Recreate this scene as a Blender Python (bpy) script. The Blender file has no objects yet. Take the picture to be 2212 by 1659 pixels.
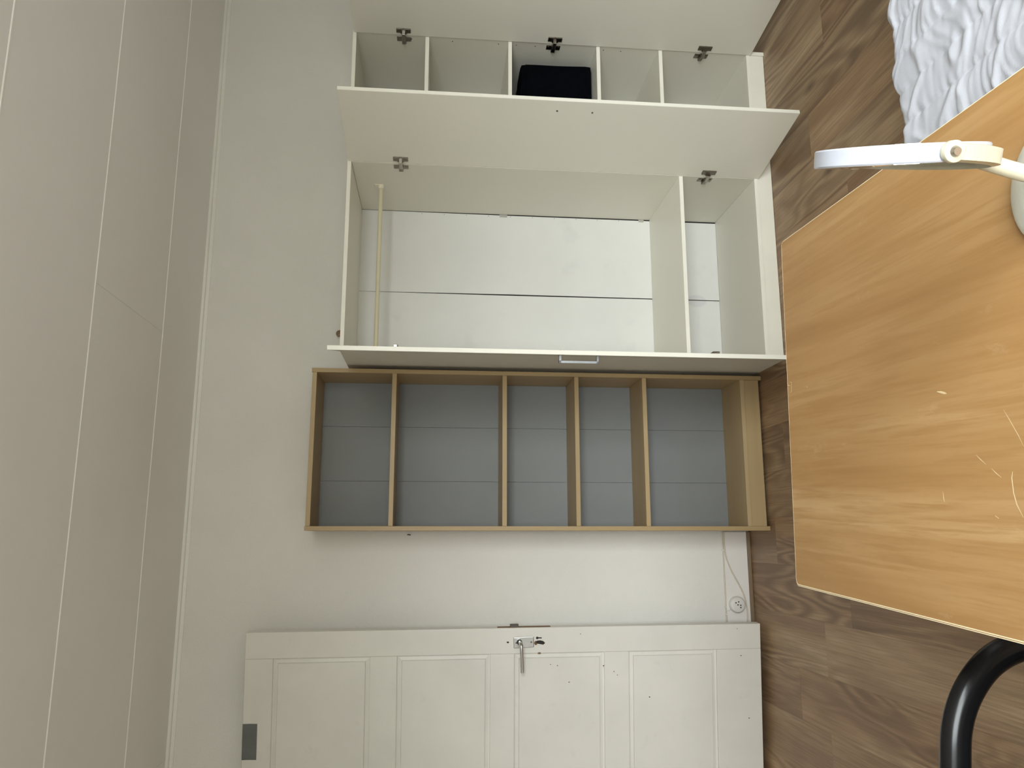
import bpy, bmesh, math, random
from mathutils import Vector, Matrix, noise

# ------------------------------------------------------------------ camera, world, light, exposure
SC = bpy.context.scene
COL = SC.collection
PI = math.pi

CAM_F, CAM_YAW, CAM_PITCH, CAM_ROLL = 1684.9, 0.1947, -0.0937, 0.0174
CAM_POS = Vector((0.0, -3.5939, 1.4546))
_cy, _sy, _cp, _sp = math.cos(CAM_YAW), math.sin(CAM_YAW), math.cos(CAM_PITCH), math.sin(CAM_PITCH)
_fwd = Vector((_sy * _cp, _cy * _cp, _sp))
_right = Vector((_cy, -_sy, 0.0))
_up = _right.cross(_fwd)
_r2 = math.cos(CAM_ROLL) * _right + math.sin(CAM_ROLL) * _up
_u2 = -math.sin(CAM_ROLL) * _right + math.cos(CAM_ROLL) * _up
# the phone was held on its side: the picture's right is the room's down
cam_data = bpy.data.cameras.new('camera')
cam = bpy.data.objects.new('camera', cam_data)
COL.objects.link(cam)
_m = Matrix((-_u2, _r2, -_fwd)).transposed().to_4x4()
_m.translation = CAM_POS
cam.matrix_world = _m
cam_data.sensor_fit = 'HORIZONTAL'
cam_data.sensor_width = 36.0
cam_data.lens = CAM_F / 2212.0 * 36.0
cam_data.clip_start = 0.05
SC.camera = cam

world = bpy.data.worlds.new('world')
SC.world = world
world.use_nodes = True
wn = world.node_tree
wn.nodes.clear()
w_out = wn.nodes.new('ShaderNodeOutputWorld')
w_bg = wn.nodes.new('ShaderNodeBackground')
w_tc = wn.nodes.new('ShaderNodeTexCoord')
w_sep = wn.nodes.new('ShaderNodeSeparateXYZ')
w_rmp = wn.nodes.new('ShaderNodeValToRGB')
w_rmp.color_ramp.elements[0].position = 0.485
w_rmp.color_ramp.elements[0].color = (0.20, 0.20, 0.185, 1)
w_rmp.color_ramp.elements[1].position = 0.60
w_rmp.color_ramp.elements[1].color = (0.95, 0.97, 1.0, 1)
w_ma = wn.nodes.new('ShaderNodeMath'); w_ma.operation = 'MULTIPLY_ADD'
w_ma.inputs[1].default_value = 0.5; w_ma.inputs[2].default_value = 0.5
wn.links.new(w_tc.outputs['Generated'], w_sep.inputs[0])
wn.links.new(w_sep.outputs['Z'], w_ma.inputs[0])
wn.links.new(w_ma.outputs[0], w_rmp.inputs[0])
wn.links.new(w_rmp.outputs[0], w_bg.inputs[0])
wn.links.new(w_bg.outputs[0], w_out.inputs[0])
w_bg.inputs[1].default_value = 9.0

def area_light(name, loc, rot, sx, sy, power, color, spread=PI):
    d = bpy.data.lights.new(name, 'AREA')
    d.shape = 'RECTANGLE'; d.size = sx; d.size_y = sy
    d.energy = power; d.color = color; d.spread = spread
    o = bpy.data.objects.new(name, d)
    COL.objects.link(o)
    o.location = loc; o.rotation_euler = rot
    return o

# room: x -1.30 .. 2.72, y -4.45 .. 0 (photographed wall at y = 0), ceiling 2.55
RX0, RX1, RY0, HC = -1.30, 2.72, -4.45, 2.55
WX0, WX1, WZ0, WZ1 = -0.50, 1.70, 0.95, 2.35        # the window behind the camera
# daylight enters through that window from the sky; this portal only guides the sampling
_pl = area_light('window_portal', ((WX0 + WX1) / 2, RY0 - 0.02, (WZ0 + WZ1) / 2), (math.radians(90), 0, 0), WX1 - WX0, WZ1 - WZ0, 1, (1, 1, 1))
_pl.data.cycles.is_portal = True

SC.view_settings.view_transform = 'Standard'
SC.view_settings.look = 'None'
SC.view_settings.exposure = 1.38
SC.view_settings.gamma = 1.0
SC.view_settings.use_curve_mapping = False
SC.cycles.use_denoising = True
SC.cycles.max_bounces = 10
SC.cycles.diffuse_bounces = 6
SC.cycles.sample_clamp_indirect = 6

random.seed(7)

# ------------------------------------------------------------------ materials
def new_mat(name):
    m = bpy.data.materials.new(name)
    m.use_nodes = True
    nt = m.node_tree
    b = nt.nodes['Principled BSDF']
    return m, nt, b

def N(nt, kind, **kw):
    n = nt.nodes.new(kind)
    for k, v in kw.items():
        setattr(n, k, v)
    return n

def ramp(nt, fac, stops):
    r = N(nt, 'ShaderNodeValToRGB')
    e = r.color_ramp.elements
    e[0].position, e[0].color = stops[0][0], (*stops[0][1], 1)
    e[1].position, e[1].color = stops[-1][0], (*stops[-1][1], 1)
    for p, c in stops[1:-1]:
        x = e.new(p); x.color = (*c, 1)
    nt.links.new(fac, r.inputs[0])
    return r.outputs[0]

def mapped(nt, scale, offset_random=False, out='Object'):
    tc = N(nt, 'ShaderNodeTexCoord')
    mp = N(nt, 'ShaderNodeMapping')
    mp.inputs['Scale'].default_value = scale
    src = tc.outputs[out]
    if offset_random:
        oi = N(nt, 'ShaderNodeObjectInfo')
        mu = N(nt, 'ShaderNodeVectorMath', operation='MULTIPLY_ADD')
        cx = N(nt, 'ShaderNodeCombineXYZ')
        nt.links.new(oi.outputs['Random'], cx.inputs[0])
        nt.links.new(oi.outputs['Random'], cx.inputs[1])
        nt.links.new(oi.outputs['Random'], cx.inputs[2])
        mu.inputs[1].default_value = (37.0, 53.0, 71.0)
        nt.links.new(cx.outputs[0], mu.inputs[0])
        nt.links.new(src, mu.inputs[2])
        src = mu.outputs[0]
    nt.links.new(src, mp.inputs[0])
    return mp.outputs[0]

def noise_tex(nt, vec, scale, detail=3, rough=0.5, dist=0.0):
    n = N(nt, 'ShaderNodeTexNoise')
    n.inputs['Scale'].default_value = scale
    n.inputs['Detail'].default_value = detail
    n.inputs['Roughness'].default_value = rough
    n.inputs['Distortion'].default_value = dist
    nt.links.new(vec, n.inputs['Vector'])
    return n.outputs[0]

def mix(nt, fac, a, b, mode='MIX'):
    m = N(nt, 'ShaderNodeMix', data_type='RGBA', blend_type=mode)
    for sock, val in ((m.inputs[0], fac), (m.inputs[6], a), (m.inputs[7], b)):
        if hasattr(val, 'links'):
            nt.links.new(val, sock)
        elif isinstance(val, (int, float)):
            sock.default_value = val
        else:
            sock.default_value = (*val, 1)
    return m.outputs[2]

def bump(nt, b, height, strength, distance):
    bp = N(nt, 'ShaderNodeBump')
    bp.inputs['Strength'].default_value = strength
    bp.inputs['Distance'].default_value = distance
    nt.links.new(height, bp.inputs['Height'])
    nt.links.new(bp.outputs[0], b.inputs['Normal'])

def paint(name, color, rough=0.5, var=0.05, scale=2.5, bump_scale=None, bump_dist=0.0006, dirt=0.0, spec=0.4):
    m, nt, b = new_mat(name)
    v = mapped(nt, (1, 1, 1))
    n = noise_tex(nt, v, scale, 4, 0.55)
    dark = tuple(c * (1 - var) for c in color)
    lite = tuple(min(1, c * (1 + var * 0.6)) for c in color)
    col = ramp(nt, n, [(0.3, dark), (0.7, lite)])
    if dirt > 0:
        d = noise_tex(nt, v, 9.0, 6, 0.7)
        f = ramp(nt, d, [(0.60, (0, 0, 0)), (0.78, (dirt, dirt, dirt))])
        col = mix(nt, f, col, (0.30, 0.27, 0.23))
    nt.links.new(col, b.inputs['Base Color'])
    b.inputs['Roughness'].default_value = rough
    b.inputs['Specular IOR Level'].default_value = spec
    if bump_scale:
        h = noise_tex(nt, v, bump_scale, 4, 0.6)
        bump(nt, b, h, 0.6, bump_dist)
    return m

def plain(name, color, rough=0.5, metal=0.0, spec=0.5):
    m, nt, b = new_mat(name)
    v = mapped(nt, (1, 1, 1))
    n = noise_tex(nt, v, 40, 2)
    col = ramp(nt, n, [(0.3, tuple(c * 0.94 for c in color)), (0.7, tuple(min(1, c * 1.04) for c in color))])
    nt.links.new(col, b.inputs['Base Color'])
    b.inputs['Roughness'].default_value = rough
    b.inputs['Metallic'].default_value = metal
    b.inputs['Specular IOR Level'].default_value = spec
    return m

def wood(name, dark, mid, lite, axis='Z', fine=90.0, stretch=0.05, rough=0.45, rand=True, band=3.0):
    """fine veneer: streaks drawn out along one axis"""
    m, nt, b = new_mat(name)
    sc = {'X': (stretch, 1, 1), 'Y': (1, stretch, 1), 'Z': (1, 1, stretch)}[axis]
    v = mapped(nt, sc, rand)
    n1 = noise_tex(nt, v, fine, 3, 0.6, 0.4)
    n2 = noise_tex(nt, v, band, 4, 0.6, 0.3)
    c1 = ramp(nt, n2, [(0.30, dark), (0.5, mid), (0.72, lite)])
    f = ramp(nt, n1, [(0.35, (0.0,) * 3), (0.75, (0.35,) * 3)])
    col = mix(nt, f, c1, dark)
    nt.links.new(col, b.inputs['Base Color'])
    b.inputs['Roughness'].default_value = rough
    b.inputs['Specular IOR Level'].default_value = 0.35
    return m

def laminate(name):
    """floor boards: cathedral grain, fine pores, knots; shade changes from board to board"""
    m, nt, b = new_mat(name)
    v = mapped(nt, (1, 0.13, 1), True)
    warp = noise_tex(nt, v, 4.2, 2, 0.5, 0.5)
    mul = N(nt, 'ShaderNodeMath', operation='MULTIPLY'); mul.inputs[1].default_value = 105.0
    nt.links.new(warp, mul.inputs[0])
    sn = N(nt, 'ShaderNodeMath', operation='SINE')
    nt.links.new(mul.outputs[0], sn.inputs[0])
    rings = N(nt, 'ShaderNodeMath', operation='MULTIPLY_ADD')
    rings.inputs[1].default_value = 0.5; rings.inputs[2].default_value = 0.5
    nt.links.new(sn.outputs[0], rings.inputs[0])
    v2 = mapped(nt, (1, 0.018, 1), True)
    pores = noise_tex(nt, v2, 190, 3, 0.65, 0.2)
    big = noise_tex(nt, v, 7.0, 4, 0.6, 0.4)
    base = ramp(nt, big, [(0.32, (0.265, 0.160, 0.095)), (0.5, (0.350, 0.238, 0.142)), (0.68, (0.45, 0.328, 0.212))])
    mask = noise_tex(nt, v, 3.3, 2, 0.5)
    rmask = ramp(nt, mask, [(0.40, (0.0,) * 3), (0.55, (0.85,) * 3)])
    fr = N(nt, 'ShaderNodeMath', operation='MULTIPLY')
    nt.links.new(rings.outputs[0], fr.inputs[0]); nt.links.new(rmask, fr.inputs[1])
    col = mix(nt, fr.outputs[0], base, (0.165, 0.098, 0.055))
    pf = ramp(nt, pores, [(0.42, (0.0,) * 3), (0.68, (0.58,) * 3)])
    col = mix(nt, pf, col, (0.170, 0.106, 0.060))
    # knots
    vk = mapped(nt, (1, 0.45, 1), True)
    vo = N(nt, 'ShaderNodeTexVoronoi'); vo.inputs['Scale'].default_value = 4.2
    nt.links.new(vk, vo.inputs['Vector'])
    kf = ramp(nt, vo.outputs['Distance'], [(0.02, (0.85,) * 3), (0.07, (0.35,) * 3), (0.13, (0.0,) * 3)])
    col = mix(nt, kf, col, (0.055, 0.032, 0.02))
    oi = N(nt, 'ShaderNodeObjectInfo')
    tone = ramp(nt, oi.outputs['Random'], [(0.0, (0.78, 0.74, 0.70)), (0.35, (1.02, 0.95, 0.88)), (0.7, (0.98, 0.99, 0.96)), (1.0, (1.20, 1.20, 1.20))])
    col = mix(nt, 1.0, col, tone, 'MULTIPLY')
    nt.links.new(col, b.inputs['Base Color'])
    b.inputs['Roughness'].default_value = 0.42
    b.inputs['Specular IOR Level'].default_value = 0.4
    bump(nt, b, pores, 0.12, 0.0004)
    return m

M = {}
M['wall'] = paint('wall_paint', (0.79, 0.77, 0.725), 0.75, 0.045, 1.6, 120, 0.0034, spec=0.25)
M['ceiling'] = paint('ceiling_paint', (0.84, 0.82, 0.785), 0.62, 0.03, 1.2, spec=0.3)
M['joint'] = paint('pale_joint_paint', (0.90, 0.88, 0.83), 0.55, 0.02)
M['trim'] = paint('trim_paint', (0.86, 0.84, 0.79), 0.4, 0.04)
M['skirting'] = paint('skirting_paint', (0.82, 0.79, 0.755), 0.35, 0.05, 3.0, dirt=0.25)
M['brown_strip'] = wood('brown_strip', (0.17, 0.115, 0.07), (0.23, 0.165, 0.105), (0.28, 0.205, 0.13), 'X', 60)
M['floor'] = laminate('oak_laminate')
M['subfloor'] = plain('subfloor', (0.05, 0.04, 0.03), 0.9)
M['white'] = paint('white_melamine', (0.76, 0.735, 0.65), 0.42, 0.025, 1.5)
M['white_edge'] = paint('cream_edge_band', (0.86, 0.835, 0.735), 0.32, 0.04, 6.0)
M['white_back'] = None
M['gap_shade'] = plain('near_black_shade', (0.030, 0.024, 0.024), 0.9)  # near-black colour standing for the shade inside the back-panel gaps
M['maple_v'] = wood('maple_upright', (0.35, 0.243, 0.118), (0.41, 0.293, 0.150), (0.465, 0.345, 0.187), 'Z', 70, 0.05, 0.42)
M['maple_h'] = wood('maple_level', (0.37, 0.262, 0.128), (0.43, 0.312, 0.163), (0.485, 0.362, 0.20), 'X', 70, 0.05, 0.42)
M['grey_back'] = paint('grey_hardboard', (0.218, 0.225, 0.222), 0.55, 0.06, 3.0, dirt=0.18)
M['door'] = paint('old_white_door_paint', (0.755, 0.735, 0.68), 0.38, 0.06, 3.2, 60, 0.0005, dirt=0.16)
M['grey_metal'] = plain('matt_grey_metal', (0.33, 0.34, 0.35), 0.42, 1.0)
M['dark'] = plain('dark_hole', (0.018, 0.015, 0.012), 0.7)
M['rust'] = plain('bare_brown_wood', (0.17, 0.085, 0.035), 0.7)
M['alu'] = plain('brushed_aluminium', (0.62, 0.62, 0.61), 0.33, 1.0)
M['steel'] = plain('nickel_steel', (0.50, 0.47, 0.42), 0.28, 1.0)
M['hinge'] = plain('old_nickel_hinge', (0.26, 0.235, 0.20), 0.30, 1.0)
M['old_iron'] = plain('dull_iron', (0.13, 0.115, 0.10), 0.5, 0.7)
M['tape'] = paint('grey_cloth_tape', (0.145, 0.15, 0.145), 0.5, 0.12, 18.0, 50, 0.002)
M['clear_tape'] = plain('grey_tape', (0.42, 0.41, 0.37), 0.4)
M['bag'] = paint('black_cloth', (0.0025, 0.003, 0.0045), 0.95, 0.2, 30, 200, 0.001, spec=0.03)
M['rail'] = paint('cream_lacquer', (0.66, 0.61, 0.43), 0.35, 0.05, 12.0)
M['bracket'] = plain('cream_plastic', (0.80, 0.73, 0.60), 0.4)
M['socket'] = paint('painted_socket', (0.74, 0.72, 0.69), 0.45, 0.06, 25, dirt=0.2)
M['cable'] = plain('painted_cable', (0.62, 0.55, 0.44), 0.5)
M['knob'] = wood('brown_knob', (0.16, 0.10, 0.055), (0.24, 0.16, 0.09), (0.30, 0.21, 0.12), 'Z', 60)
M['black_plastic'] = plain('black_plastic', (0.0055, 0.0055, 0.006), 0.22, 0.0, 0.32)
M['black_fabric'] = paint('black_seat_cloth', (0.015, 0.015, 0.017), 0.9, 0.15, 60, 300, 0.001)
M['rim'] = plain('white_rim', (0.44, 0.455, 0.515), 0.22)
M['cream'] = plain('cream_stand', (0.52, 0.485, 0.365), 0.30)
M['cream_base'] = plain('pale_stand', (0.66, 0.655, 0.57), 0.30)
M['glass_mirror'] = plain('mirror_glass', (0.86, 0.88, 0.86), 0.03, 1.0)
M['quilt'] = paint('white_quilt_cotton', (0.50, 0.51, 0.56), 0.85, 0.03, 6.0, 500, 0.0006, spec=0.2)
M['mattress'] = plain('mattress_ticking', (0.75, 0.74, 0.70), 0.8)
M['bed_wood'] = wood('bed_pine', (0.40, 0.26, 0.12), (0.50, 0.33, 0.16), (0.56, 0.39, 0.20), 'X', 60)
M['edge_band'] = plain('desk_edge_band', (0.90, 0.80, 0.56), 0.30)  # pale band; colour lightened, left strip widened, as a painted edge highlight
M['leg'] = plain('grey_desk_leg', (0.30, 0.30, 0.30), 0.4, 0.6)
M['frame'] = plain('window_frame_paint', (0.80, 0.80, 0.78), 0.4)

def hardboard():
    """white hardboard back with one grey scuff (a stain with its own shape) and faint rubbing"""
    m, nt, b = new_mat('white_hardboard')
    v = mapped(nt, (1, 1, 1))
    n = noise_tex(nt, v, 2.4, 4, 0.6)
    col = ramp(nt, n, [(0.3, (0.71, 0.705, 0.675)), (0.7, (0.76, 0.755, 0.725))])
    d = noise_tex(nt, v, 6.5, 3, 0.5)
    f = ramp(nt, d, [(0.62, (0.0,) * 3), (0.74, (0.22,) * 3)])
    col = mix(nt, f, col, (0.55, 0.54, 0.54))
    tc = N(nt, 'ShaderNodeTexCoord')
    sub = N(nt, 'ShaderNodeVectorMath', operation='SUBTRACT')
    sub.inputs[1].default_value = (1.138, -0.014, 0.20)
    nt.links.new(tc.outputs['Object'], sub.inputs[0])
    sc = N(nt, 'ShaderNodeVectorMath', operation='MULTIPLY'); sc.inputs[1].default_value = (1.0, 0.0, 0.62)
    nt.links.new(sub.outputs[0], sc.inputs[0])
    ln = N(nt, 'ShaderNodeVectorMath', operation='LENGTH')
    nt.links.new(sc.outputs[0], ln.inputs[0])
    sf = ramp(nt, ln.outputs['Value'], [(0.028, (0.30,) * 3), (0.032, (0.0,) * 3)])
    col = mix(nt, sf, col, (0.50, 0.49, 0.54))
    nt.links.new(col, b.inputs['Base Color'])
    b.inputs['Roughness'].default_value = 0.40
    b.inputs['Specular IOR Level'].default_value = 0.35
    return m
M['white_back'] = hardboard()

def desk_wood():
    m, nt, b = new_mat('beech_veneer_top')
    v = mapped(nt, (1, 0.045, 1))
    n1 = noise_tex(nt, v, 13.0, 4, 0.55, 0.15)
    n2 = noise_tex(nt, v, 85.0, 4, 0.65, 0.2)
    n3 = noise_tex(nt, mapped(nt, (1, 0.10, 1)), 190.0, 2, 0.6)
    col = ramp(nt, n1, [(0.30, (0.305, 0.155, 0.050)), (0.44, (0.385, 0.215, 0.082)), (0.56, (0.42, 0.247, 0.103)), (0.70, (0.485, 0.308, 0.142))])
    f2 = ramp(nt, n2, [(0.46, (0.0,) * 3), (0.64, (0.75,) * 3)])
    col = mix(nt, f2, col, (0.345, 0.185, 0.065))
    f3 = ramp(nt, n3, [(0.55, (0.0,) * 3), (0.75, (0.25,) * 3)])
    col = mix(nt, f3, col, (0.33, 0.18, 0.07))
    # wear: pale rubbed flecks
    w = noise_tex(nt, mapped(nt, (1, 0.35, 1)), 16.0, 6, 0.75)
    fw = ramp(nt, w, [(0.62, (0.0,) * 3), (0.80, (0.40,) * 3)])
    col = mix(nt, fw, col, (0.66, 0.50, 0.30))
    nt.links.new(col, b.inputs['Base Color'])
    b.inputs['Roughness'].default_value = 0.40
    b.inputs['Specular IOR Level'].default_value = 0.4
    bump(nt, b, n2, 0.15, 0.0005)
    return m
M['desk'] = desk_wood()
M['scratch'] = plain('pale_scratch', (0.66, 0.51, 0.30), 0.6)

def pane_mat():
    m, nt, b = new_mat('window_glass')
    out = nt.nodes['Material Output']
    tr = N(nt, 'ShaderNodeBsdfTransparent'); tr.inputs[0].default_value = (0.94, 0.96, 0.95, 1)
    gl = N(nt, 'ShaderNodeBsdfGlossy'); gl.inputs['Roughness'].default_value = 0.02
    mx = N(nt, 'ShaderNodeMixShader'); mx.inputs[0].default_value = 0.06
    nt.links.new(tr.outputs[0], mx.inputs[1]); nt.links.new(gl.outputs[0], mx.inputs[2])
    nt.links.new(mx.outputs[0], out.inputs['Surface'])
    return m
M['pane'] = pane_mat()

# ------------------------------------------------------------------ mesh helpers
def link(name, bm, mat, parent=None, smooth=False, loc=None):
    me = bpy.data.meshes.new(name)
    bmesh.ops.recalc_face_normals(bm, faces=bm.faces)
    bm.to_mesh(me); bm.free()
    if mat: me.materials.append(mat)
    if smooth:
        for p in me.polygons: p.use_smooth = True
    o = bpy.data.objects.new(name, me)
    COL.objects.link(o)
    if parent: o.parent = parent
    if loc: o.location = loc
    return o

def box_bm(x0, x1, y0, y1, z0, z1, bev=0.0, seg=1):
    bm = bmesh.new()
    r = bmesh.ops.create_cube(bm, size=1.0)
    for v in r['verts']:
        v.co = Vector((x0 + (v.co.x + .5) * (x1 - x0), y0 + (v.co.y + .5) * (y1 - y0), z0 + (v.co.z + .5) * (z1 - z0)))
    if bev > 0:
        bmesh.ops.bevel(bm, geom=list(bm.edges), offset=bev, segments=seg, affect='EDGES', profile=0.5)
    return bm

def box(name, x0, x1, y0, y1, z0, z1, mat, parent=None, bev=0.0008, seg=1):
    return link(name, box_bm(x0, x1, y0, y1, z0, z1, bev, seg), mat, parent)

def join_bm(a, b):
    me = bpy.data.meshes.new('tmp'); b.to_mesh(me); b.free()
    a.from_mesh(me); bpy.data.meshes.remove(me)
    return a

def cyl_bm(p, q, r, seg=24, r2=None, bev=0.0):
    p, q = Vector(p), Vector(q)
    d = q - p
    bm = bmesh.new()
    bmesh.ops.create_cone(bm, cap_ends=True, segments=seg, radius1=r, radius2=r if r2 is None else r2, depth=d.length)
    if bev > 0:
        bmesh.ops.bevel(bm, geom=[e for e in bm.edges if len([f for f in e.link_faces if len(f.verts) > 4]) == 1],
                        offset=bev, segments=2, affect='EDGES', profile=0.5)
    rot = d.to_track_quat('Z', 'Y').to_matrix().to_4x4()
    bmesh.ops.transform(bm, matrix=Matrix.Translation((p + q) / 2) @ rot, verts=bm.verts)
    return bm

def tube_bm(pts, ra, rb=None, seg=12, closed=False, up=Vector((0, 0, 1))):
    """sweep an ellipse (ra across, rb along 'up') along points"""
    rb = rb or ra
    pts = [Vector(p) for p in pts]
    n = len(pts)
    bm = bmesh.new(); rings = []
    for i, p in enumerate(pts):
        a = pts[(i - 1) % n] if (closed or i > 0) else p
        c = pts[(i + 1) % n] if (closed or i < n - 1) else p
        t = (c - a).normalized()
        s = t.cross(up)
        if s.length < 1e-4: s = t.cross(Vector((1, 0, 0)))
        s.normalize(); w = s.cross(t).normalized()
        rings.append([bm.verts.new(p + s * (ra * math.cos(2 * PI * k / seg)) + w * (rb * math.sin(2 * PI * k / seg))) for k in range(seg)])
    for i in range(n if closed else n - 1):
        A, B = rings[i], rings[(i + 1) % n]
        for k in range(seg):
            bm.faces.new((A[k], A[(k + 1) % seg], B[(k + 1) % seg], B[k]))
    if not closed:
        bm.faces.new(rings[0][::-1]); bm.faces.new(rings[-1])
    return bm

def spline(pts, per=8, closed=False):
    P = [Vector(p) for p in pts]; n = len(P); out = []
    for i in range(n if closed else n - 1):
        p0 = P[(i - 1) % n] if (closed or i > 0) else P[i]
        p1 = P[i]; p2 = P[(i + 1) % n]
        p3 = P[(i + 2) % n] if (closed or i < n - 2) else p2
        for k in range(per):
            t = k / per
            out.append(0.5 * ((2 * p1) + (p2 - p0) * t + (2 * p0 - 5 * p1 + 4 * p2 - p3) * t * t + (3 * p1 - p0 - 3 * p2 + p3) * t ** 3))
    if not closed: out.append(P[-1])
    return out

def lathe_bm(profile, seg=40):
    bm = bmesh.new(); rings = []
    for r, z in profile:
        rings.append([bm.verts.new((r * math.cos(2 * PI * k / seg), r * math.sin(2 * PI * k / seg), z)) for k in range(seg)])
    for A, B in zip(rings, rings[1:]):
        for k in range(seg):
            bm.faces.new((A[k], A[(k + 1) % seg], B[(k + 1) % seg], B[k]))
    bm.faces.new(rings[0][::-1]); bm.faces.new(rings[-1])
    return bm

def prism_bm(poly, z0, z1):
    """poly in x,y extruded along z"""
    bm = bmesh.new()
    a = [bm.verts.new((x, y, z0)) for x, y in poly]
    b = [bm.verts.new((x, y, z1)) for x, y in poly]
    n = len(poly)
    bm.faces.new(a[::-1]); bm.faces.new(b)
    for i in range(n):
        bm.faces.new((a[i], a[(i + 1) % n], b[(i + 1) % n], b[i]))
    return bm

def thing(name, label, cat, loc=(0, 0, 0), rot=(0, 0, 0), group=None):
    o = bpy.data.objects.new(name, None)
    o.empty_display_size = 0.1
    COL.objects.link(o)
    o.location = loc; o.rotation_euler = rot
    o['label'] = label; o['category'] = cat
    if group: o['group'] = group
    return o

def tag(o, label, cat, group=None):
    o['label'] = label; o['category'] = cat
    if group: o['group'] = group
    return o

def struct(o, label=None):
    o['kind'] = 'structure'
    if label: o['label'] = label
    return o

def smooth_by_angle(o, ang=40):
    me = o.data
    for p in me.polygons: p.use_smooth = True
    try:
        me.set_sharp_from_angle(angle=math.radians(ang))
    except Exception:
        pass
    return o

# ------------------------------------------------------------------ room shell
T = 0.12
struct(box('wall_far', RX0 - T, RX1 + T, 0, T, -0.05, HC + 0.1, M['wall'], bev=0))
struct(box('wall_left', RX0 - T, RX0, RY0 - T, 0, -0.05, HC + 0.1, M['wall'], bev=0))
struct(box('wall_right', RX1, RX1 + T, RY0 - T, 0, -0.05, HC + 0.1, M['wall'], bev=0))
wb = box_bm(RX0, WX0, RY0 - T, RY0, -0.05, HC + 0.1)
for a in ((WX1, RX1, -0.05, HC + 0.1), (WX0, WX1, -0.05, WZ0), (WX0, WX1, WZ1, HC + 0.1)):
    join_bm(wb, box_bm(a[0], a[1], RY0 - T, RY0, a[2], a[3]))
struct(link('wall_near', wb, M['wall']))

# window behind the camera
wf = box_bm(WX0, WX1, RY0 - 0.09, RY0 - 0.03, WZ0, WZ0 + 0.05)
for a in ((WX0, WX1, WZ1 - 0.05, WZ1), (WX0, WX0 + 0.05, WZ0, WZ1), (WX1 - 0.05, WX1, WZ0, WZ1), ((WX0 + WX1) / 2 - 0.03, (WX0 + WX1) / 2 + 0.03, WZ0, WZ1)):
    join_bm(wf, box_bm(a[0], a[1], RY0 - 0.09, RY0 - 0.03, a[2], a[3]))
win = struct(link('window_1', wf, M['frame']))
wm = (WX0 + WX1) / 2
box('pane', WX0 + 0.05, wm - 0.03, RY0 - 0.063, RY0 - 0.058, WZ0 + 0.05, WZ1 - 0.05, M['pane'], win, 0)
box('pane', wm + 0.03, WX1 - 0.05, RY0 - 0.063, RY0 - 0.058, WZ0 + 0.05, WZ1 - 0.05, M['pane'], win, 0)
box('window_sill', WX0 - 0.04, WX1 + 0.04, RY0 - 0.03, RY0 + 0.02, WZ0 - 0.03, WZ0, M['frame'], win, 0.003)

# floor: slab with laminate boards laid along y
floor = struct(box('floor', RX0 - T, RX1 + T, RY0 - T, T, -0.08, -0.009, M['subfloor'], bev=0))
PW, PL = 0.197, 1.285
known = {-2: -0.665, -1: -0.44, 0: -0.678, 1: -0.88, 2: -0.30, 3: -1.02, 4: -0.44, 5: -0.95, 6: -0.16, 7: -0.72,
         8: -1.10, 9: -0.38, 10: -0.86, 11: -0.62, 12: -1.02}
plank_meshes = {}
for i in range(-5, 19):
    x0 = -0.51 + PW * i
    x1 = x0 + PW
    xa, xb = max(x0, RX0), min(x1, RX1)
    if xb - xa < 0.01: continue
    j = known.get(i, -0.2 - 0.97 * random.random())
    ys = [0.0]
    y = j
    while y > RY0:
        if ys[-1] - y > 0.05: ys.append(y)
        y -= PL
    ys.append(RY0)
    for ya, yb in zip(ys, ys[1:]):
        w, l = round(xb - xa, 4), round(ya - yb, 4)
        if l < 0.03: continue
        key = (w, l)
        if key not in plank_meshes:
            bm = box_bm(-w / 2 + 0.0002, w / 2 - 0.0002, -l / 2 + 0.0002, l / 2 - 0.0002, -0.009, 0.0, 0)
            me = bpy.data.meshes.new('plank'); bm.to_mesh(me); bm.free()
            me.materials.append(M['floor'])
            plank_meshes[key] = me
        o = bpy.data.objects.new('plank', plank_meshes[key])
        COL.objects.link(o); o.parent = floor
        o.location = ((xa + xb) / 2, (ya + yb) / 2, 0)

# ceiling: boards 0.61 wide running along x, thin raised strips in a lighter paint over the joints
ceil = struct(box('ceiling', RX0 - T, RX1 + T, RY0 - T, T, HC + 0.012, HC + 0.1, M['ceiling'], bev=0))
seams = [-0.475, -1.10, -1.715, -2.33, -2.94, -3.55, -4.16]
edges_y = [0.0] + seams + [RY0]
for k, (ya, yb) in enumerate(zip(edges_y, edges_y[1:])):
    cut = 0.80 if k % 2 == 1 else -0.9
    for xa, xb in ((RX0, cut), (cut, RX1)):
        box('ceiling_board', xa + 0.0004, xb - 0.0004, yb + 0.001, ya - 0.001, HC, HC + 0.012, M['ceiling'], ceil, 0.0006)
for y in seams:
    w = 0.0045
    bm = bmesh.new()
    n = 24
    vs = []
    for s in range(n + 1):
        x = RX0 + (RX1 - RX0) * s / n
        yy = y + 0.004 * noise.noise(Vector((x * 1.3, y * 3, 0.3)))
        vs.append([bm.verts.new((x, yy - w, HC)), bm.verts.new((x, yy - w * 0.4, HC - 0.0022)), bm.verts.new((x, yy + w * 0.4, HC - 0.0022)), bm.verts.new((x, yy + w, HC))])
    for a, b in zip(vs, vs[1:]):
        for q in range(3): bm.faces.new((a[q], a[q + 1], b[q + 1], b[q]))
    link('joint_strip', bm, M['joint'], ceil)

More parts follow.
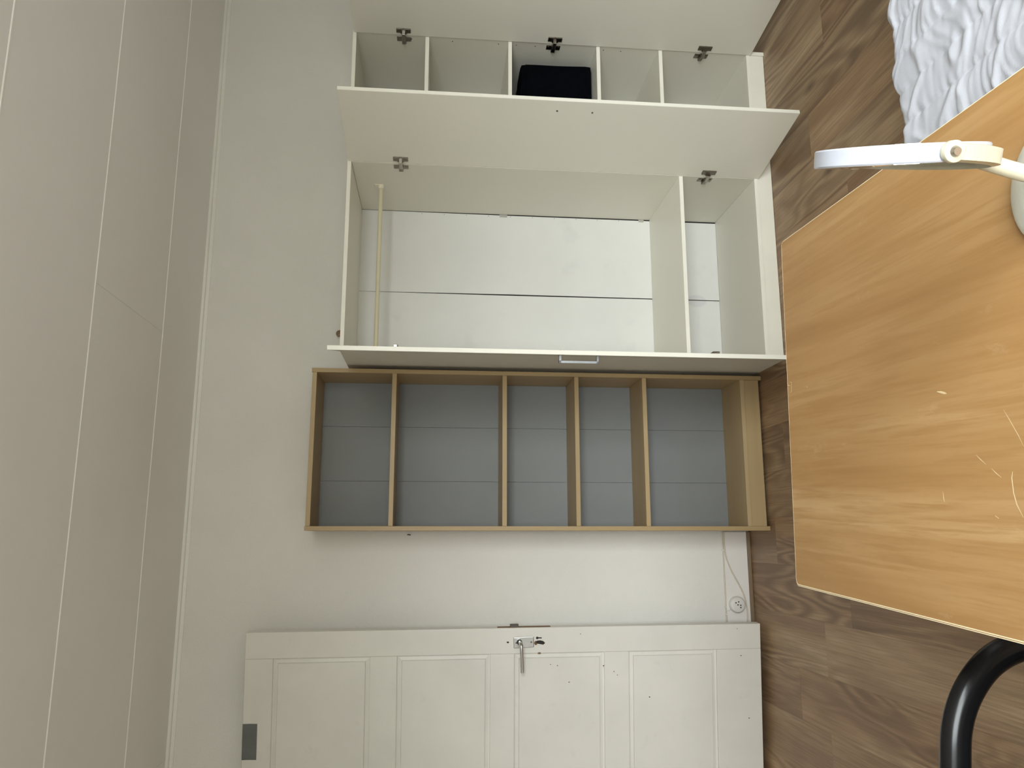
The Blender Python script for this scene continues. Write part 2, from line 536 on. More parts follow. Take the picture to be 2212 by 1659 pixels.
# crown strip along the photographed wall, skirting and the brown floor strip
prof = [(0.0, HC), (0.0, HC - 0.027), (-0.005, HC - 0.027), (-0.005, HC - 0.013), (-0.018, HC - 0.011), (-0.018, HC)]
bm = bmesh.new()
A = [bm.verts.new((RX0, y, z)) for y, z in prof]; B = [bm.verts.new((RX1, y, z)) for y, z in prof]
for i in range(6): bm.faces.new((A[i], A[(i + 1) % 6], B[(i + 1) % 6], B[i]))
bm.faces.new(A); bm.faces.new(B[::-1])
struct(link('trim_1', bm, M['trim']))
struct(box('baseboard_far', RX0, 0.024, -0.014, 0, 0.016, 0.127, M['skirting'], bev=0.002))
struct(box('baseboard_far', 2.19, RX1, -0.014, 0, 0.016, 0.127, M['skirting'], bev=0.002))
struct(box('trim_2', RX0, 0.024, -0.022, 0, 0.0, 0.016, M['brown_strip'], bev=0.003))
struct(box('trim_3', 2.19, RX1, -0.022, 0, 0.0, 0.016, M['brown_strip'], bev=0.003))

# ------------------------------------------------------------------ panelled door folded back towards the wall
door = bpy.data.objects.new('door_1', None)
COL.objects.link(door)
door.location = (-0.374, -0.147, 0.03)
door.rotation_euler = (0, math.radians(-0.34), math.radians(-6.0))
struct(door, 'old white four-panel door with aluminium lever, standing open along the wall')
DW, DT, DH = 0.90, 0.040, 2.20
# local: x runs 0 (lock edge) to -DW, front face y=0, back y=DT
PXa, PXb = -0.107, -DW + 0.107
rows = [(0.199, 0.589), (0.696, 1.085), (1.188, 1.579), (1.690, 2.087)]
g = 0.00025
box('stile', PXa + g, 0, 0, DT, 0, DH, M['door'], door, 0.0022, 2)
box('stile', -DW, PXb - g, 0, DT, 0, DH, M['door'], door, 0.0022, 2)
zs = [0.0] + [z for r in rows for z in r] + [DH]
for a, b in zip(zs[::2], zs[1::2]):
    box('rail', PXb, PXa, 0, DT, a, b, M['door'], door, 0.0012, 1)
for a, b in rows:
    bm = bmesh.new()
    loops = []
    for ins, y in ((0.0, 0.0125), (0.0060, 0.0135), (0.0190, 0.0105), (0.0215, 0.0040)):
        loops.append([bm.verts.new(c) for c in ((PXb + ins, y, a + ins), (PXa - ins, y, a + ins), (PXa - ins, y, b - ins), (PXb + ins, y, b - ins))])
    back = [bm.verts.new(c) for c in ((PXb, 0.030, a), (PXa, 0.030, a), (PXa, 0.030, b), (PXb, 0.030, b))]
    for L, K in ((loops[0], loops[1]), (loops[1], loops[2]), (loops[2], loops[3]), (back, loops[0])):
        for i in range(4): bm.faces.new((L[i], L[(i + 1) % 4], K[(i + 1) % 4], K[i]))
    bm.faces.new(loops[3]); bm.faces.new(back[::-1])
    link('door_panel', bm, M['door'], door)
# lock in the edge
box('lock_plate', -0.0005, 0.0012, 0.010, 0.030, 0.928, 1.157, M['rust'], door, 0)
box('latch_bolt', 0.0, 0.012, 0.011, 0.029, 1.066, 1.102, M['old_iron'], door, 0.001)
# lever handle
hp = link('handle_plate', box_bm(-0.083, -0.037, -0.006, 0.0, 1.006, 1.094, 0.003, 2), M['alu'], door)
hp.rotation_euler = (0, math.radians(-2.2), 0); hp.location = (0.0407, 0, -0.0015)
hp['label'] = 'small aluminium backplate of the lever handle'
for z in (1.018, 1.082):
    link('plate_screw', cyl_bm((-0.060, -0.0075, z), (-0.060, -0.005, z), 0.0035, 12), M['old_iron'], hp)
link('handle_collar', cyl_bm((-0.058, -0.008, 1.064), (-0.058, 0.0, 1.064), 0.0115, 20), M['dark'], door)
lp = spline([(-0.058, 0, 1.064), (-0.058, -0.030, 1.062), (-0.061, -0.043, 1.0605), (-0.072, -0.049, 1.060), (-0.110, -0.050, 1.058), (-0.172, -0.049, 1.056)], 6)
smooth_by_angle(link('lever_handle', tube_bm(lp, 0.0085, 0.0075, 14), M['alu'], door))
# keyholes and old fixing marks, cut dark into the paint
def mark(name, x, z, sx, sz, mat, seg=10, parent=door):
    bm = bmesh.new()
    vs = [bm.verts.new((x + sx * math.cos(2 * PI * k / seg), -0.0004, z + sz * math.sin(2 * PI * k / seg))) for k in range(seg)]
    wv = [bm.verts.new((v.co.x, 0.002, v.co.z)) for v in vs]
    bm.faces.new(vs); bm.faces.new(wv[::-1])
    for k in range(seg): bm.faces.new((vs[k], vs[(k + 1) % seg], wv[(k + 1) % seg], wv[k]))
    return link(name, bm, mat, parent)
kb = box_bm(-0.0455, -0.0405, -0.0004, 0.002, 0.968, 0.985)
kq = cyl_bm((-0.043, -0.0005, 0.987), (-0.043, 0.002, 0.987), 0.0055, 14)
link('keyhole', join_bm(kb, kq), M['dark'], door)
mark('screw_hole', -0.059, 1.113, 0.0035, 0.0055, M['dark'])
kh = prism_bm([(-0.011, -0.014), (-0.004, -0.022), (0.004, -0.014), (0.0075, 0.0), (0.006, 0.014), (0.0, 0.018), (-0.006, 0.012), (-0.0085, 0.0)], -0.0004, 0.002)
bmesh.ops.transform(kh, matrix=Matrix.Rotation(PI / 2, 4, 'X'), verts=kh.verts)
ko = link('worn_keyhole', kh, M['dark'], door); ko.location = (-0.0605, 0.0012, 0.975)
mark('bare_patch', -0.064, 0.993, 0.009, 0.007, M['rust'])
mark('paint_chip', -0.1065, 0.978, 0.0035, 0.0075, M['rust'])
for x, z, s in ((-0.165, 0.70, 0.003), (-0.19, 0.655, 0.0026), (-0.205, 0.64, 0.0022), (-0.135, 0.09, 0.003), (-0.02, 0.105, 0.0022), (-0.40, 0.06, 0.003),
                (-0.155, 0.93, 0.002), (-0.16, 0.90, 0.0022), (-0.30, 0.50, 0.003), (-0.23, 0.85, 0.0024), (-0.03, 0.80, 0.0024)):
    mark('paint_chip', x, z, s * 0.8, s, M['old_iron'], 6)
# strip of grey tape folded over the top edge
tp = bmesh.new()
cols = 8
rowsT = [(-0.0007, DH - 0.058), (-0.0009, DH - 0.03), (-0.0008, DH - 0.004), (-0.0002, DH + 0.0006), (0.004, DH + 0.0008), (DT * 0.7, DH + 0.0008)]
gv = []
for c in range(cols + 1):
    x = -0.364 - 0.142 * c / cols
    gv.append([tp.verts.new((x + 0.0008 * math.sin(z * 90), y - 0.0012 * abs(noise.noise(Vector((x * 40, z * 40, 0)))), z)) for y, z in rowsT])
for a, b in zip(gv, gv[1:]):
    for q in range(len(rowsT) - 1): tp.faces.new((a[q], a[q + 1], b[q + 1], b[q]))
to = link('tape', tp, M['tape'], door); to['label'] = 'strip of dark grey tape at the top edge'
smooth_by_angle(to)
for z in (0.25, 1.1, 1.95):
    link('door_hinge', cyl_bm((-DW - 0.004, 0.004, z - 0.05), (-DW - 0.004, 0.004, z + 0.05), 0.007, 12), M['steel'], door)

# ------------------------------------------------------------------ maple bookcase
bc = thing('bookcase', 'tall narrow light maple bookcase with five shelves and a grey back, empty', 'bookcase', (0.3715, -0.13, 0))
def L(o, root):                       # keep the world placing of a part while its thing has its own origin
    o.matrix_parent_inverse = Matrix.Translation(-Vector(root.location))
    return o
BY = -0.249
L(box('side_panel', 0.027, 0.0455, BY, -0.010, 0, 1.998, M['maple_v'], bc), bc)
L(box('side_panel', 0.6975, 0.716, BY, -0.010, 0, 1.998, M['maple_v'], bc), bc)
L(box('top_panel', 0.0458, 0.6972, BY + 0.001, -0.014, 1.976, 1.995, M['maple_h'], bc), bc)
for z0, z1 in ((1.636, 1.655), (1.156, 1.176), (0.838, 0.857), (0.532, 0.551), (0.0808, 0.0995)):
    L(box('shelf', 0.0458, 0.6972, BY + 0.001, -0.0165, z0, z1, M['maple_h'], bc), bc)
L(box('plinth', 0.0458, 0.6972, BY + 0.004, BY + 0.022, 0.012, 0.0806, M['maple_h'], bc), bc)
for xa, xb in ((0.0458, 0.2475), (0.2482, 0.4945), (0.4952, 0.6972)):
    L(box('back_panel', xa, xb, -0.0165, -0.0135, 0.03, 1.976, M['grey_back'], bc, 0.0007), bc)

# ------------------------------------------------------------------ white wardrobe, three doors open
wr = thing('wardrobe', 'white three-door wardrobe with all doors open, clothes rail and shelves inside', 'wardrobe', (1.455, -0.25, 0))
WY = -0.504
WL, WP0, WP1, WRi, WRo, WT = 0.735, 1.551, 1.567, 2.160, 2.177, 1.8525
def wbox(name, *a, mat='white', bev=0.0008):
    return L(box(name, *a, M[mat], wr, bev), wr)
def edge(parent, x0, x1, z0, z1, y=WY):
    o = box('edge_band', x0, x1, y - 0.0006, y + 0.0004, z0, z1, M['white_edge'], parent, 0)
    return o
def edged(name, x0, x1, z0, z1, y1=-0.014, y0=WY):
    o = wbox(name, x0, x1, y0, y1, z0, z1)
    e = box('edge_band', x0 + 0.0005, x1 - 0.0005, y0 - 0.0007, y0, z0 + 0.0005, z1 - 0.0005, M['white_edge'], o, 0)
    return o
edged('side_panel', WL, WL + 0.017, 0, WT, -0.004)
edged('side_panel', WRi, WRo, 0, WT, -0.004)
edged('partition', WP0, WP1, 0.084, WT - 0.017)
edged('top_panel', WL + 0.0172, WRi - 0.0002, WT - 0.016, WT)
edged('bottom_panel', WL + 0.0172, WRi - 0.0002, 0.0665, 0.0835)
wbox('plinth', WL + 0.0172, WRi - 0.0002, WY + 0.005, WY + 0.021, 0.001, 0.066, mat='white_edge')
edged('shelf', WL + 0.0172, WP0 - 0.0003, 0.406, 0.4225, y0=WY + 0.003)
for z in (1.5385, 1.1735, 0.777, 0.4915):
    edged('shelf', WP1 + 0.0003, WRi - 0.0003, z - 0.0165, z, y0=WY + 0.003)
# hardboard backs, warped a little at the joint so that a dark gap shows
def back(x0t, x1t, x0b, x1b, x0m, x1m):
    bm = bmesh.new()
    zz = [(0.084, x0b, x1b), (1.10, x0m, x1m), (WT - 0.016, x0t, x1t)]
    f = [[bm.verts.new((x, y, z)) for x, y in ((a, -0.0135), (b, -0.0135), (b, -0.0105), (a, -0.0105))] for z, a, b in zz]
    for A, B in zip(f, f[1:]):
        for i in range(4): bm.faces.new((A[i], A[(i + 1) % 4], B[(i + 1) % 4], B[i]))
    bm.faces.new(f[0][::-1]); bm.faces.new(f[-1])
    return L(link('back_panel', bm, M['white_back'], wr), wr)
back(0.7522, 1.1400, 0.7522, 1.1395, 0.7522, 1.1380)
back(1.1412, 1.5500, 1.1435, 1.5450, 1.1450, 1.5465)
back(1.5675, 2.1595, 1.5675, 2.1595, 1.5675, 2.1595)
# added near-black strips that paint shade into the panel gaps
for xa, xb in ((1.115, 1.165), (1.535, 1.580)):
    L(box('joint_shade', xa, xb, -0.0098, -0.0082, 0.084, WT - 0.016, M['gap_shade'], wr, 0), wr)
L(box('tape_patch', 1.537, 1.5508, -0.0145, -0.0136, 1.135, 1.172, M['clear_tape'], wr, 0), wr)
L(box('tape_patch', 1.538, 1.5508, -0.0145, -0.0136, 0.452, 0.478, M['clear_tape'], wr, 0), wr)
for k in range(10):
    z = 1.55 - k * 0.108
    L(link('panel_nail', cyl_bm((1.5405, -0.0152, z), (1.5405, -0.013, z), 0.0016, 6), M['old_iron'], wr), wr)
# clothes rail
rl = L(link('clothes_rail', cyl_bm((0.7525, -0.288, 1.727), (1.5508, -0.288, 1.727), 0.0095, 20), M['rail'], wr), wr)
smooth_by_angle(rl)
for xa, xb in ((1.5325, 1.5509), (0.7523, 0.7708)):
    bm = cyl_bm((xa, -0.288, 1.727), (xb, -0.288, 1.727), 0.0125, 20)
    xi = (xb - 0.004, xb) if xa > 1 else (xa, xa + 0.004)
    join_bm(bm, box_bm(xi[0], xi[1], -0.300, -0.276, 1.727, 1.757, 0.0015))
    link('rail_bracket', bm, M['bracket'], rl)
# shelf-pin holes in the right-hand side
for z in (1.600, 1.625, 1.42, 1.215, 1.135, 1.05, 0.66, 0.74):
    L(link('pin_hole', cyl_bm((WRi - 0.0008, -0.478, z), (WRi + 0.001, -0.478, z), 0.0025, 8), M['dark'], wr), wr)

# doors: local x along the leaf from the hinge, y the outside face direction
def leaf(hx, ang, length, z0, z1, side, hinge_z, handle_z):
    """side = +1: outside face lies to the right (hinged right), -1: to the left (hinged left)"""
    r = bpy.data.objects.new('door', None)
    d = Vector((math.sin(ang) * side, -math.cos(ang), 0))        # along the leaf
    n = Vector((math.cos(ang) * side, math.sin(ang), 0))         # outward
    me_m = Matrix((d, n, Vector((0, 0, 1)))).transposed().to_4x4()
    me_m.translation = Vector((hx, WY - 0.0035, 0))
    def put(bm, m=me_m):
        bmesh.ops.transform(bm, matrix=m, verts=bm.verts)
        return bm
    o = L(link('door', put(box_bm(0, length, 0, 0.016, z0, z1, 0.001)), M['white'], wr), wr)
    link('edge_band', put(box_bm(length, length + 0.0006, 0.0005, 0.0155, z0 + 0.0005, z1 - 0.0005)), M['white_edge'], o)
    zc = sum(handle_z) / 2
    hb = box_bm(length - 0.060, length - 0.050, 0.016, 0.046, handle_z[0], handle_z[0] + 0.010, 0.001)
    join_bm(hb, box_bm(length - 0.060, length - 0.050, 0.016, 0.046, handle_z[1] - 0.010, handle_z[1], 0.001))
    join_bm(hb, box_bm(length - 0.060, length - 0.050, 0.036, 0.046, handle_z[0], handle_z[1], 0.001))
    link('handle', put(hb), M['grey_metal'], o)['label'] = 'brushed metal bow handle'
    for z in (handle_z[0] + 0.005, handle_z[1] - 0.005):
        link('handle_screw', put(cyl_bm((length - 0.055, -0.0015, z), (length - 0.055, 0.001, z), 0.0038, 10)), M['old_iron'], o)
    for z in hinge_z:
        # cup plate on the leaf, arm, mounting plate on the cabinet side
        hh = box_bm(0.018, 0.042, -0.005, 0.0005, z - 0.031, z + 0.031, 0.001)
        join_bm(hh, cyl_bm((0.026, -0.0055, z), (0.026, 0.001, z), 0.0165, 20))
        h = link('hinge', put(hh), M['hinge'], o)
        ar = box_bm(-0.020, 0.024, -0.017, -0.009, z - 0.0075, z + 0.0075, 0.0015)
        join_bm(ar, box_bm(0.016, 0.024, -0.014, -0.002, z - 0.007, z + 0.007, 0.001))
        link('hinge_arm', put(ar), M['steel'], o)
        # the mounting plate sits on the panel, set into the wardrobe's depth
        px = (WP0 if hx > 1 and hx < 2 else WRi if hx > 2 else WL + 0.017)
        s = -1 if side > 0 else 1
        mp = box_bm(min(px, px + s * 0.003), max(px, px + s * 0.003), WY + 0.012, WY + 0.042, z - 0.031, z + 0.031, 0.0008)
        join_bm(mp, box_bm(min(px, px + s * 0.014), max(px, px + s * 0.014), WY + 0.006, WY + 0.048, z - 0.009, z + 0.009, 0.002))
        join_bm(mp, cyl_bm((px, WY + 0.022, z + 0.022), (px + s * 0.005, WY + 0.022, z + 0.022), 0.0048, 10))
        join_bm(mp, cyl_bm((px, WY + 0.022, z - 0.022), (px + s * 0.005, WY + 0.022, z - 0.022), 0.0048, 10))
        L(link('mounting_plate', mp, M['hinge'], wr), wr)
    bpy.data.objects.remove(r)
    return o
HZ = (0.874, 1.022)
leaf(0.7455, math.radians(12.6), 0.423, 0.064, 1.842, -1, (0.30, 1.63), HZ)
leaf(1.5514, math.radians(10.4), 0.420, 0.064, 1.849, +1, (0.30, 1.63), HZ)
leaf(2.1560, math.radians(6.4), 0.600, 0.064, 1.849, +1, (0.287, 0.969, 1.633), HZ)

# black cloth box on the middle shelf of the right-hand section
def soft_box(x0, x1, y0, y1, z0, z1):
    bm = box_bm(x0, x1, y0, y1, z0, z1)
    bmesh.ops.subdivide_edges(bm, edges=list(bm.edges), cuts=9, use_grid_fill=True)
    c = Vector(((x0 + x1) / 2, (y0 + y1) / 2, (z0 + z1) / 2)); h = Vector(((x1 - x0) / 2, (y1 - y0) / 2, (z1 - z0) / 2))
    r = 0.018
    for v in bm.verts:
        d = v.co - c
        q = Vector([max(-(h[i] - r), min(h[i] - r, d[i])) for i in range(3)])
        e = d - q
        if e.length > 1e-6: d = q + e.normalized() * min(e.length, r)
        t = (d.z + h.z) / (2 * h.z)
        d.x *= 1 - 0.05 * t
        n = noise.noise(Vector((v.co.x * 7, v.co.y * 7, v.co.z * 7)))
        d.y += 0.006 * n
        d.z += (0.008 * n - 0.006) * t
        v.co = c + d
    lo = min(v.co.z for v in bm.verts)
    for v in bm.verts: v.co.z += (z0 - lo) * (1 if v.co.z < z0 + 0.03 else 0)
    return bm
bag = link('storage_box', soft_box(1.76, 2.130, -0.405, -0.08, 0.7775, 1.118), M['bag'])
smooth_by_angle(bag, 60)
tag(bag, 'black fabric storage box on a shelf in the right section of the wardrobe', 'box')
lid = link('lid_seam', box_bm(1.775, 2.112, -0.4115, -0.402, 1.082, 1.0845), M['bag'], bag)

# ------------------------------------------------------------------ small things on the wall
kn = link('coat_peg', lathe_bm([(0.006, 0.0), (0.006, 0.012), (0.0145, 0.014), (0.0165, 0.019), (0.0135, 0.025), (0.005, 0.027)], 24), M['knob'])
kn.rotation_euler = (PI / 2, 0, 0); kn.location = (0.930, 0.0, 1.918)
smooth_by_angle(kn, 35)
tag(kn, 'small round brown wooden peg on the wall just above the wardrobe', 'peg')
wh = link('wall_hook', tube_bm(spline([(0.010, 0.0, 1.570), (0.010, -0.012, 1.570), (0.011, -0.016, 1.575), (0.011, -0.014, 1.582)], 5), 0.0026, None, 8), M['old_iron'])
tag(wh, 'tiny metal hook in the wall beside the bookcase', 'hook')

sk = thing('wall_socket', 'round white painted wall socket with five holes on the skirting board', 'socket', (-0.303, -0.014, 0.082), (PI / 2, 0, 0))
so = link('socket_body', lathe_bm([(0.036, 0.0), (0.037, 0.004), (0.036, 0.016), (0.032, 0.022), (0.024, 0.0245), (0.002, 0.025)], 36), M['socket'], sk)
smooth_by_angle(so, 30)
for x, z in ((0.0, 0.002), (0.009, 0.011), (-0.002, -0.011), (0.013, -0.002), (-0.012, -0.0105)):
    link('socket_hole', cyl_bm((x, z, 0.022), (x, z, 0.0254), 0.0032, 12), M['dark'], sk)
c1 = link('flex_cable', tube_bm(spline([(0.024, -0.0176, 0.1248), (-0.002, -0.0176, 0.1258), (-0.03, -0.0175, 0.126), (-0.085, -0.0175, 0.122), (-0.150, -0.0175, 0.100), (-0.212, -0.0175, 0.068), (-0.268, -0.0175, 0.044), (-0.330, -0.0175, 0.034), (-0.40, -0.0175, 0.036), (-0.52, -0.0175, 0.036)], 8), 0.0033, None, 8), M['cable'])
smooth_by_angle(c1, 60)
tag(c1, 'thin cable sagging from the skirting top down past the round socket', 'cable')
c2 = thing('wire_run', 'thin painted wire clipped along the top of the skirting board', 'cable', (-0.2, -0.01, 0.13))
w2 = L(link('wire', tube_bm([(0.02 - 0.06 * k, -0.0105 - 0.001 * math.sin(k * 1.7), 0.1302 + 0.0006 * math.sin(k * 2.1)) for k in range(10)], 0.0030, None, 8), M['cable'], c2), c2)
w3 = L(link('wire', tube_bm(spline([(-0.330, -0.012, 0.129), (-0.328, -0.0165, 0.118), (-0.320, -0.0175, 0.108)], 5), 0.0028, None, 8), M['socket'], c2), c2)
for x in (-0.060, -0.313, -0.347):
    L(box('cable_clip', x - 0.003, x + 0.003, -0.0150, -0.006, 0.1272, 0.135, M['socket'], c2, 0.0008), c2)

# ------------------------------------------------------------------ desk
dk = thing('desk', 'light beech desk with a scratched top in front of the shelves', 'desk', (0.2575, -2.076, 0), (0, 0, math.radians(-3.2)))
DKW, DKL, DKZ, DKT = 0.706, 1.26, 0.74, 0.026
def round_rect(x0, x1, y0, y1, r, seg=5):
    out = []
    for cx, cy, a0 in ((x1 - r, y1 - r, 0), (x0 + r, y1 - r, 90), (x0 + r, y0 + r, 180), (x1 - r, y0 + r, 270)):
        for k in range(seg + 1):
            a = math.radians(a0 + 90 * k / seg)
            out.append((cx + r * math.cos(a), cy + r * math.sin(a)))
    return out
hw = DKW / 2
top = link('tabletop', prism_bm(round_rect(-hw + 0.0012, hw - 0.0012, -DKL, -0.0012, 0.010), DKZ - DKT, DKZ), M['desk'], dk)
eo = round_rect(-hw, hw, -DKL - 0.0012, 0.0, 0.011); ei = round_rect(-hw + 0.0038, hw - 0.0014, -DKL, -0.0012, 0.0095)
bm = bmesh.new()
n = len(eo)
ring = lambda P, z: [bm.verts.new((x, y, z)) for x, y in P]
o0, o1, i0, i1 = ring(eo, DKZ - DKT - 0.0002), ring(eo, DKZ - 0.0003), ring(ei, DKZ - DKT - 0.0002), ring(ei, DKZ + 0.0002)
for P, Q in ((o0, o1), (o1, i1), (i1, i0), (i0, o0)):
    for k in range(n): bm.faces.new((P[k], P[(k + 1) % n], Q[(k + 1) % n], Q[k]))
link('edge_band', bm, M['edge_band'], dk)['label'] = 'pale edge band'
for x in (-hw + 0.06, hw - 0.06):
    for y in (-0.10, -DKL + 0.08):
        box('leg', x - 0.02, x + 0.02, y - 0.02, y + 0.02, 0.0, DKZ - DKT - 0.041, M['leg'], dk, 0.002)
box('apron', -hw + 0.04, hw - 0.04, -0.12, -0.08, DKZ - DKT - 0.04, DKZ - DKT - 0.0003, M['leg'], dk, 0.001)
box('apron', -hw + 0.04, hw - 0.04, -DKL + 0.06, -DKL + 0.10, DKZ - DKT - 0.04, DKZ - DKT - 0.0003, M['leg'], dk, 0.001)
# scratches on the top: thin pale grooves
def scratch(pts, w):
    bm = bmesh.new(); vs = []
    P = [Vector((x, y, 0)) for x, y in pts]
    for i, p in enumerate(P):
        t = (P[min(i + 1, len(P) - 1)] - P[max(i - 1, 0)]).normalized()
        s = Vector((-t.y, t.x, 0)) * w * (1.0 if 0 < i < len(P) - 1 else 0.3)
        vs.append((bm.verts.new((p.x + s.x, p.y + s.y, DKZ + 0.00015)), bm.verts.new((p.x - s.x, p.y - s.y, DKZ + 0.00015))))
    for a, b in zip(vs, vs[1:]): bm.faces.new((a[0], a[1], b[1], b[0]))
    return link('scratch', bm, M['scratch'], dk)
for pts, w in (
    ([(0.0543, 0.0005), (0.0508, -0.0015), (0.0483, -0.0035), (0.046, -0.0149)], 0.0009),
    ([(0.0541, -0.0115), (0.052, -0.0198), (0.0333, -0.0179), (0.0322, -0.0114)], 0.0009),
    ([(-0.0258, -0.4788), (-0.0277, -0.488), (-0.0299, -0.4949), (-0.0312, -0.4999)], 0.0016),
    ([(-0.0655, -0.6082), (-0.0781, -0.6165), (-0.0994, -0.6298), (-0.1142, -0.6374)], 0.0005),
    ([(-0.1203, -0.5511), (-0.1261, -0.5585), (-0.1332, -0.5683)], 0.0006),
    ([(-0.1389, -0.578), (-0.145, -0.5858), (-0.1511, -0.595)], 0.0006),
    ([(-0.1434, -0.6153), (-0.1514, -0.6128), (-0.1703, -0.6138), (-0.1845, -0.6177), (-0.2, -0.6267)], 0.0009),
    ([(-0.1685, -0.4763), (-0.1789, -0.4772), (-0.1834, -0.4787)], 0.0010),
    ([(0.035, -0.0825), (0.0324, -0.088)], 0.0012),
    ([(-0.1992, -0.5778), (-0.2025, -0.5842)], 0.0014)):
    scratch(pts, w)

# ------------------------------------------------------------------ table mirror
MB = Vector((0.405, -2.825, DKZ))
mr = thing('table_mirror', 'round white table mirror on a cream stand, seen edge-on on the desk', 'mirror', MB)
bs = link('base', lathe_bm([(0.078, 0.0), (0.080, 0.003), (0.079, 0.008), (0.070, 0.014), (0.045, 0.020), (0.020, 0.024), (0.013, 0.030), (0.002, 0.031)], 48), M['cream_base'], mr)
smooth_by_angle(bs, 40)
mc = Vector((0.4205, -2.826, 0.9425)) - MB           # disc centre relative to the base
ang = math.atan2(0.878, 0.479)
pd = Vector((math.cos(ang + math.radians(4.2)), math.sin(ang + math.radians(4.2)), 0))   # along the pivot axis, pointing away from the camera
nr = Vector((pd.y, -pd.x, 0))                                  # facing right
tilt = math.radians(4.4)
upv = (Vector((0, 0, 1)) * math.cos(tilt) - nr * math.sin(tilt)).normalized()
nrm = pd.cross(upv).normalized()
if nrm.dot(nr) < 0: nrm = -nrm
RM = 0.0895
mm = Matrix((pd, upv, nrm)).transposed().to_4x4(); mm.translation = mc
rim = lathe_bm([(RM - 0.007, -0.0098), (RM - 0.0012, -0.0098), (RM, -0.0082), (RM, 0.0082), (RM - 0.0012, 0.0098), (RM - 0.007, 0.0098)], 72)
bmesh.ops.transform(rim, matrix=mm, verts=rim.verts)
smooth_by_angle(link('mirror_rim', rim, M['rim'], mr), 35)
for s in (-1, 1):
    gl = cyl_bm((0, 0, s * 0.0095), (0, 0, s * 0.0102), RM - 0.008, 64)
    bmesh.ops.transform(gl, matrix=mm, verts=gl.verts)
    link('mirror_glass', gl, M['glass_mirror'], mr)
# fork: half ring under the disc, in the upright plane of the pivot axis
RF = RM + 0.006
fk = []
for k in range(33):
    a = PI + PI * k / 32
    fk.append(mc + pd * (RF * math.cos(a)) + Vector((0, 0, 1)) * (RF * math.sin(a)))
bm = bmesh.new(); rings = []
for k, p in enumerate(fk):
    rad = (p - mc).normalized()
    hwid = 0.0098
    rings.append([bm.verts.new(p + nr * (sx * hwid) + rad * (rr * 0.0042)) for sx, rr in ((-1, -1), (-0.8, 1), (0.8, 1), (1, -1))])
for A, B in zip(rings, rings[1:]):
    for q in range(4): bm.faces.new((A[q], A[(q + 1) % 4], B[(q + 1) % 4], B[q]))
bm.faces.new(rings[0][::-1]); bm.faces.new(rings[-1])
for s in (-1, 1):
    c = mc + pd * (RF * s)
    join_bm(bm, cyl_bm(c - pd * 0.0042, c + pd * 0.0042, 0.0112, 24, bev=0.001))
smooth_by_angle(link('fork', bm, M['cream'], mr), 50)
for s in (-1, 1):
    c = mc + pd * ((RF + 0.004) * s)
    smooth_by_angle(link('pivot_screw', cyl_bm(c, c + pd * (0.004 * s), 0.006, 16, 0.004), M['steel'], mr), 50)
bt = mc + Vector((0, 0, -RF - 0.002))
smooth_by_angle(link('stem', tube_bm(spline([Vector((0, 0, 0.022)), Vector((0.002, 0.0, 0.05)), bt * 0.75 + Vector((0, 0, 0.012)), bt], 6), 0.0095, None, 18, up=Vector((0, 1, 0))), M['cream'], mr), 60)

# ------------------------------------------------------------------ bed and white quilt
bed = thing('bed', 'low bed under the white quilt, beyond the desk', 'bed', (1.71, -2.70, 0))
BX0, BX1, BYa, BYb, BZ = 0.76, 2.66, -3.10, -2.200, 0.478
L(box('mattress', BX0 + 0.02, BX1 - 0.02, BYa + 0.01, BYb - 0.01, 0.285, BZ, M['mattress'], bed, 0.03, 3), bed)
L(box('bed_frame', BX0, BX1, BYa - 0.01, BYb + 0.005, 0.16, 0.284, M['bed_wood'], bed, 0.006, 2), bed)
for x in (BX0 + 0.05, BX1 - 0.05):
    for y in (BYa + 0.05, BYb - 0.05):
        L(box('leg', x - 0.025, x + 0.025, y - 0.025, y + 0.025, 0.0, 0.159, M['bed_wood'], bed, 0.003), bed)

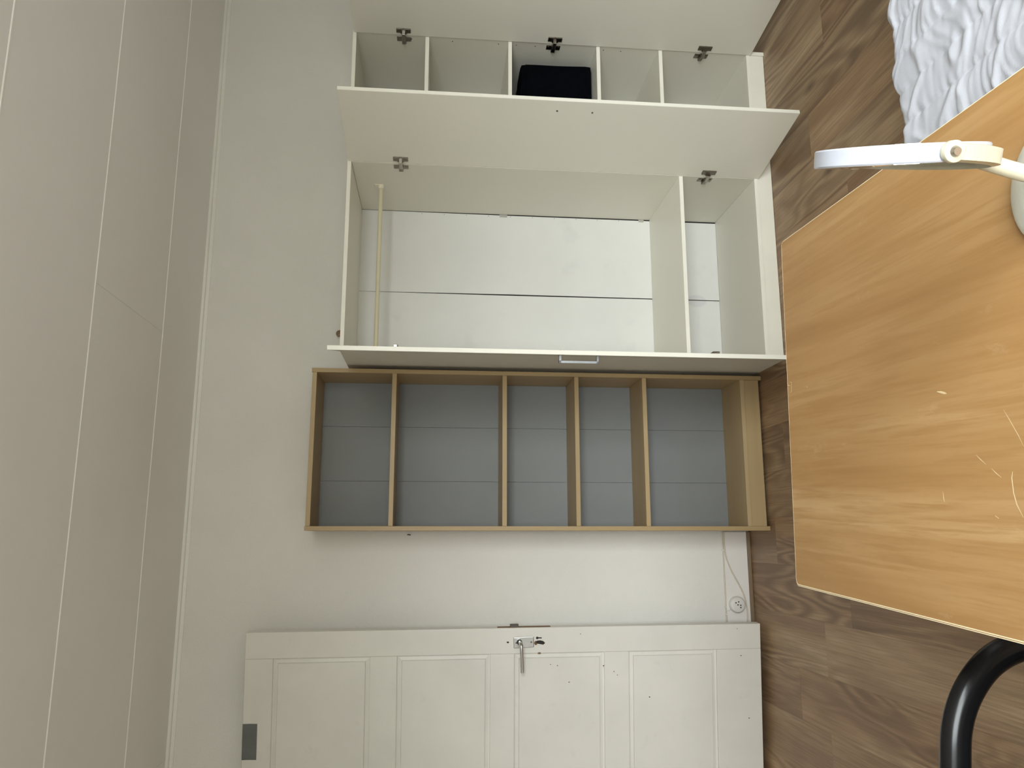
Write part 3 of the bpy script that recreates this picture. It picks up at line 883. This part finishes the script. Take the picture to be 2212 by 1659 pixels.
def quilt_mesh():
    nx, ny = 420, 230
    X0, X1 = 0.715, 2.70
    drop = 0.11
    top_len = 0.93
    bm = bmesh.new(); grid = []
    for i in range(nx + 1):
        x = X0 + (X1 - X0) * i / nx
        row = []
        # wavy outer edge towards the room
        wob = 0.010 * noise.noise(Vector((x * 6.3, 1.7, 0))) + 0.006 * noise.noise(Vector((x * 19, 4.2, 0)))
        wob += 0.016 * math.exp(-((x - 0.945) / 0.040) ** 2) + 0.010 * math.exp(-((x - 1.10) / 0.02) ** 2)
        for j in range(ny + 1):
            s = (top_len + drop) * j / ny                       # along the cloth from the room-side hem
            r = 0.028
            if s < drop:
                y, z = -2.174, BZ + 0.016 - (drop - s)
                k = (drop - s) / drop
                y += wob + 0.012 * k * math.sin(x * 21 + 2 * noise.noise(Vector((x * 5, 0, 3))))
            else:
                y = -2.174 - (s - drop) + wob * max(0, 1 - (s - drop) / 0.12)
                z = BZ + 0.016
            # soften the bend
            b = (s - drop) / r
            if -1 < b < 1:
                q = (1 - abs(b)) ** 2
                z -= 0.25 * r * q; y -= 0.25 * r * q
            # quilting: channels every 0.075 along x, stitch lines puckered
            u = ((x - 0.837) / 0.075) % 1.0
            edge_d = min(u, 1 - u) * 0.075
            puff = 0.0052 * (1 - math.exp(-edge_d / 0.010)) - 0.0016 * math.exp(-(edge_d / 0.0022) ** 2)
            puck = 0.0023 * noise.noise(Vector((x * 16, s * 85, 0.5))) * math.exp(-edge_d / 0.024)
            wr_ = 0.0015 * noise.noise(Vector((x * 9 + 1.5 * noise.noise(Vector((x * 4, s * 4, 9))), s * 26, 2.0))) + 0.0065 * noise.noise(Vector((x * 4.5, s * 5.5, 7.0)))
            fold = 1 - abs(noise.noise(Vector((x * 7 + s * 3.0, s * 9 - x * 2.0, 5.0))))
            fold = 0.0042 * (max(0.0, fold - 0.84) / 0.16) ** 1.5
            ridge = 1 - abs(noise.noise(Vector((x * 3 + 4, s * 24 + 3.0 * noise.noise(Vector((x * 6, s * 3, 1))), 8.0))))
            ridge = 0.0022 * (max(0.0, ridge - 0.84) / 0.16) ** 1.5
            h = puff + puck + wr_ + fold + ridge + 0.006
            if s < drop: y += h * 0.8
            else: z += h
            row.append(bm.verts.new((x, y, z)))
        grid.append(row)
    for i in range(nx):
        for j in range(ny):
            bm.faces.new((grid[i][j], grid[i + 1][j], grid[i + 1][j + 1], grid[i][j + 1]))
    return bm
ql = link('quilt', quilt_mesh(), M['quilt'], smooth=True)
tag(ql, 'wrinkled white stitched quilt spread over the bed', 'quilt')

# ------------------------------------------------------------------ office chair, only its arm in the picture
ch = thing('office_chair', 'black office chair with looped armrests at the left side of the desk', 'chair', (-0.42, -2.69, 0))
ARM = [(-0.336, 0.677), (-0.278, 0.667), (-0.229, 0.642), (-0.189, 0.602), (-0.167, 0.552), (-0.162, 0.50), (-0.19, 0.445), (-0.27, 0.417), (-0.42, 0.413), (-0.54, 0.42),
       (-0.60, 0.47), (-0.63, 0.56), (-0.60, 0.645), (-0.53, 0.682), (-0.43, 0.686)]
for y in (-2.41, -2.97):
    bm = tube_bm(spline([(x, y, z) for x, z in ARM], 6, True), 0.0225, 0.0185, 20, True, Vector((0, 1, 0)))
    bmesh.ops.recalc_face_normals(bm, faces=bm.faces)
    o = L(link('armrest', bm, M['black_plastic'], ch), ch)
    smooth_by_angle(o, 80)
L(box('seat', -0.66, -0.20, -2.93, -2.45, 0.425, 0.50, M['black_fabric'], ch, 0.03, 3), ch)
L(box('arm_bracket', -0.48, -0.36, -2.955, -2.425, 0.405, 0.424, M['black_plastic'], ch, 0.003), ch)
L(box('backrest', -0.745, -0.685, -2.90, -2.48, 0.60, 1.02, M['black_fabric'], ch, 0.025, 3), ch)
L(link('back_support', tube_bm(spline([(-0.5, -2.69, 0.41), (-0.68, -2.69, 0.42), (-0.755, -2.69, 0.52), (-0.752, -2.69, 0.75)], 6), 0.025, 0.010, 10), M['black_plastic'], ch), ch)
L(link('gas_column', cyl_bm((-0.42, -2.69, 0.09), (-0.42, -2.69, 0.42), 0.025, 20), M['steel'], ch), ch)
for k in range(5):
    a = math.radians(20 + 72 * k)
    e = Vector((-0.42 + 0.28 * math.cos(a), -2.69 + 0.28 * math.sin(a), 0.07))
    L(link('base_arm', tube_bm([(-0.42, -2.69, 0.105), e], 0.02, 0.014, 10), M['black_plastic'], ch), ch)
    t = Vector((-math.sin(a), math.cos(a), 0)) * 0.012
    L(link('castor', cyl_bm(Vector((e.x, e.y, 0.026)) - t, Vector((e.x, e.y, 0.026)) + t, 0.026, 18), M['black_plastic'], ch), ch)
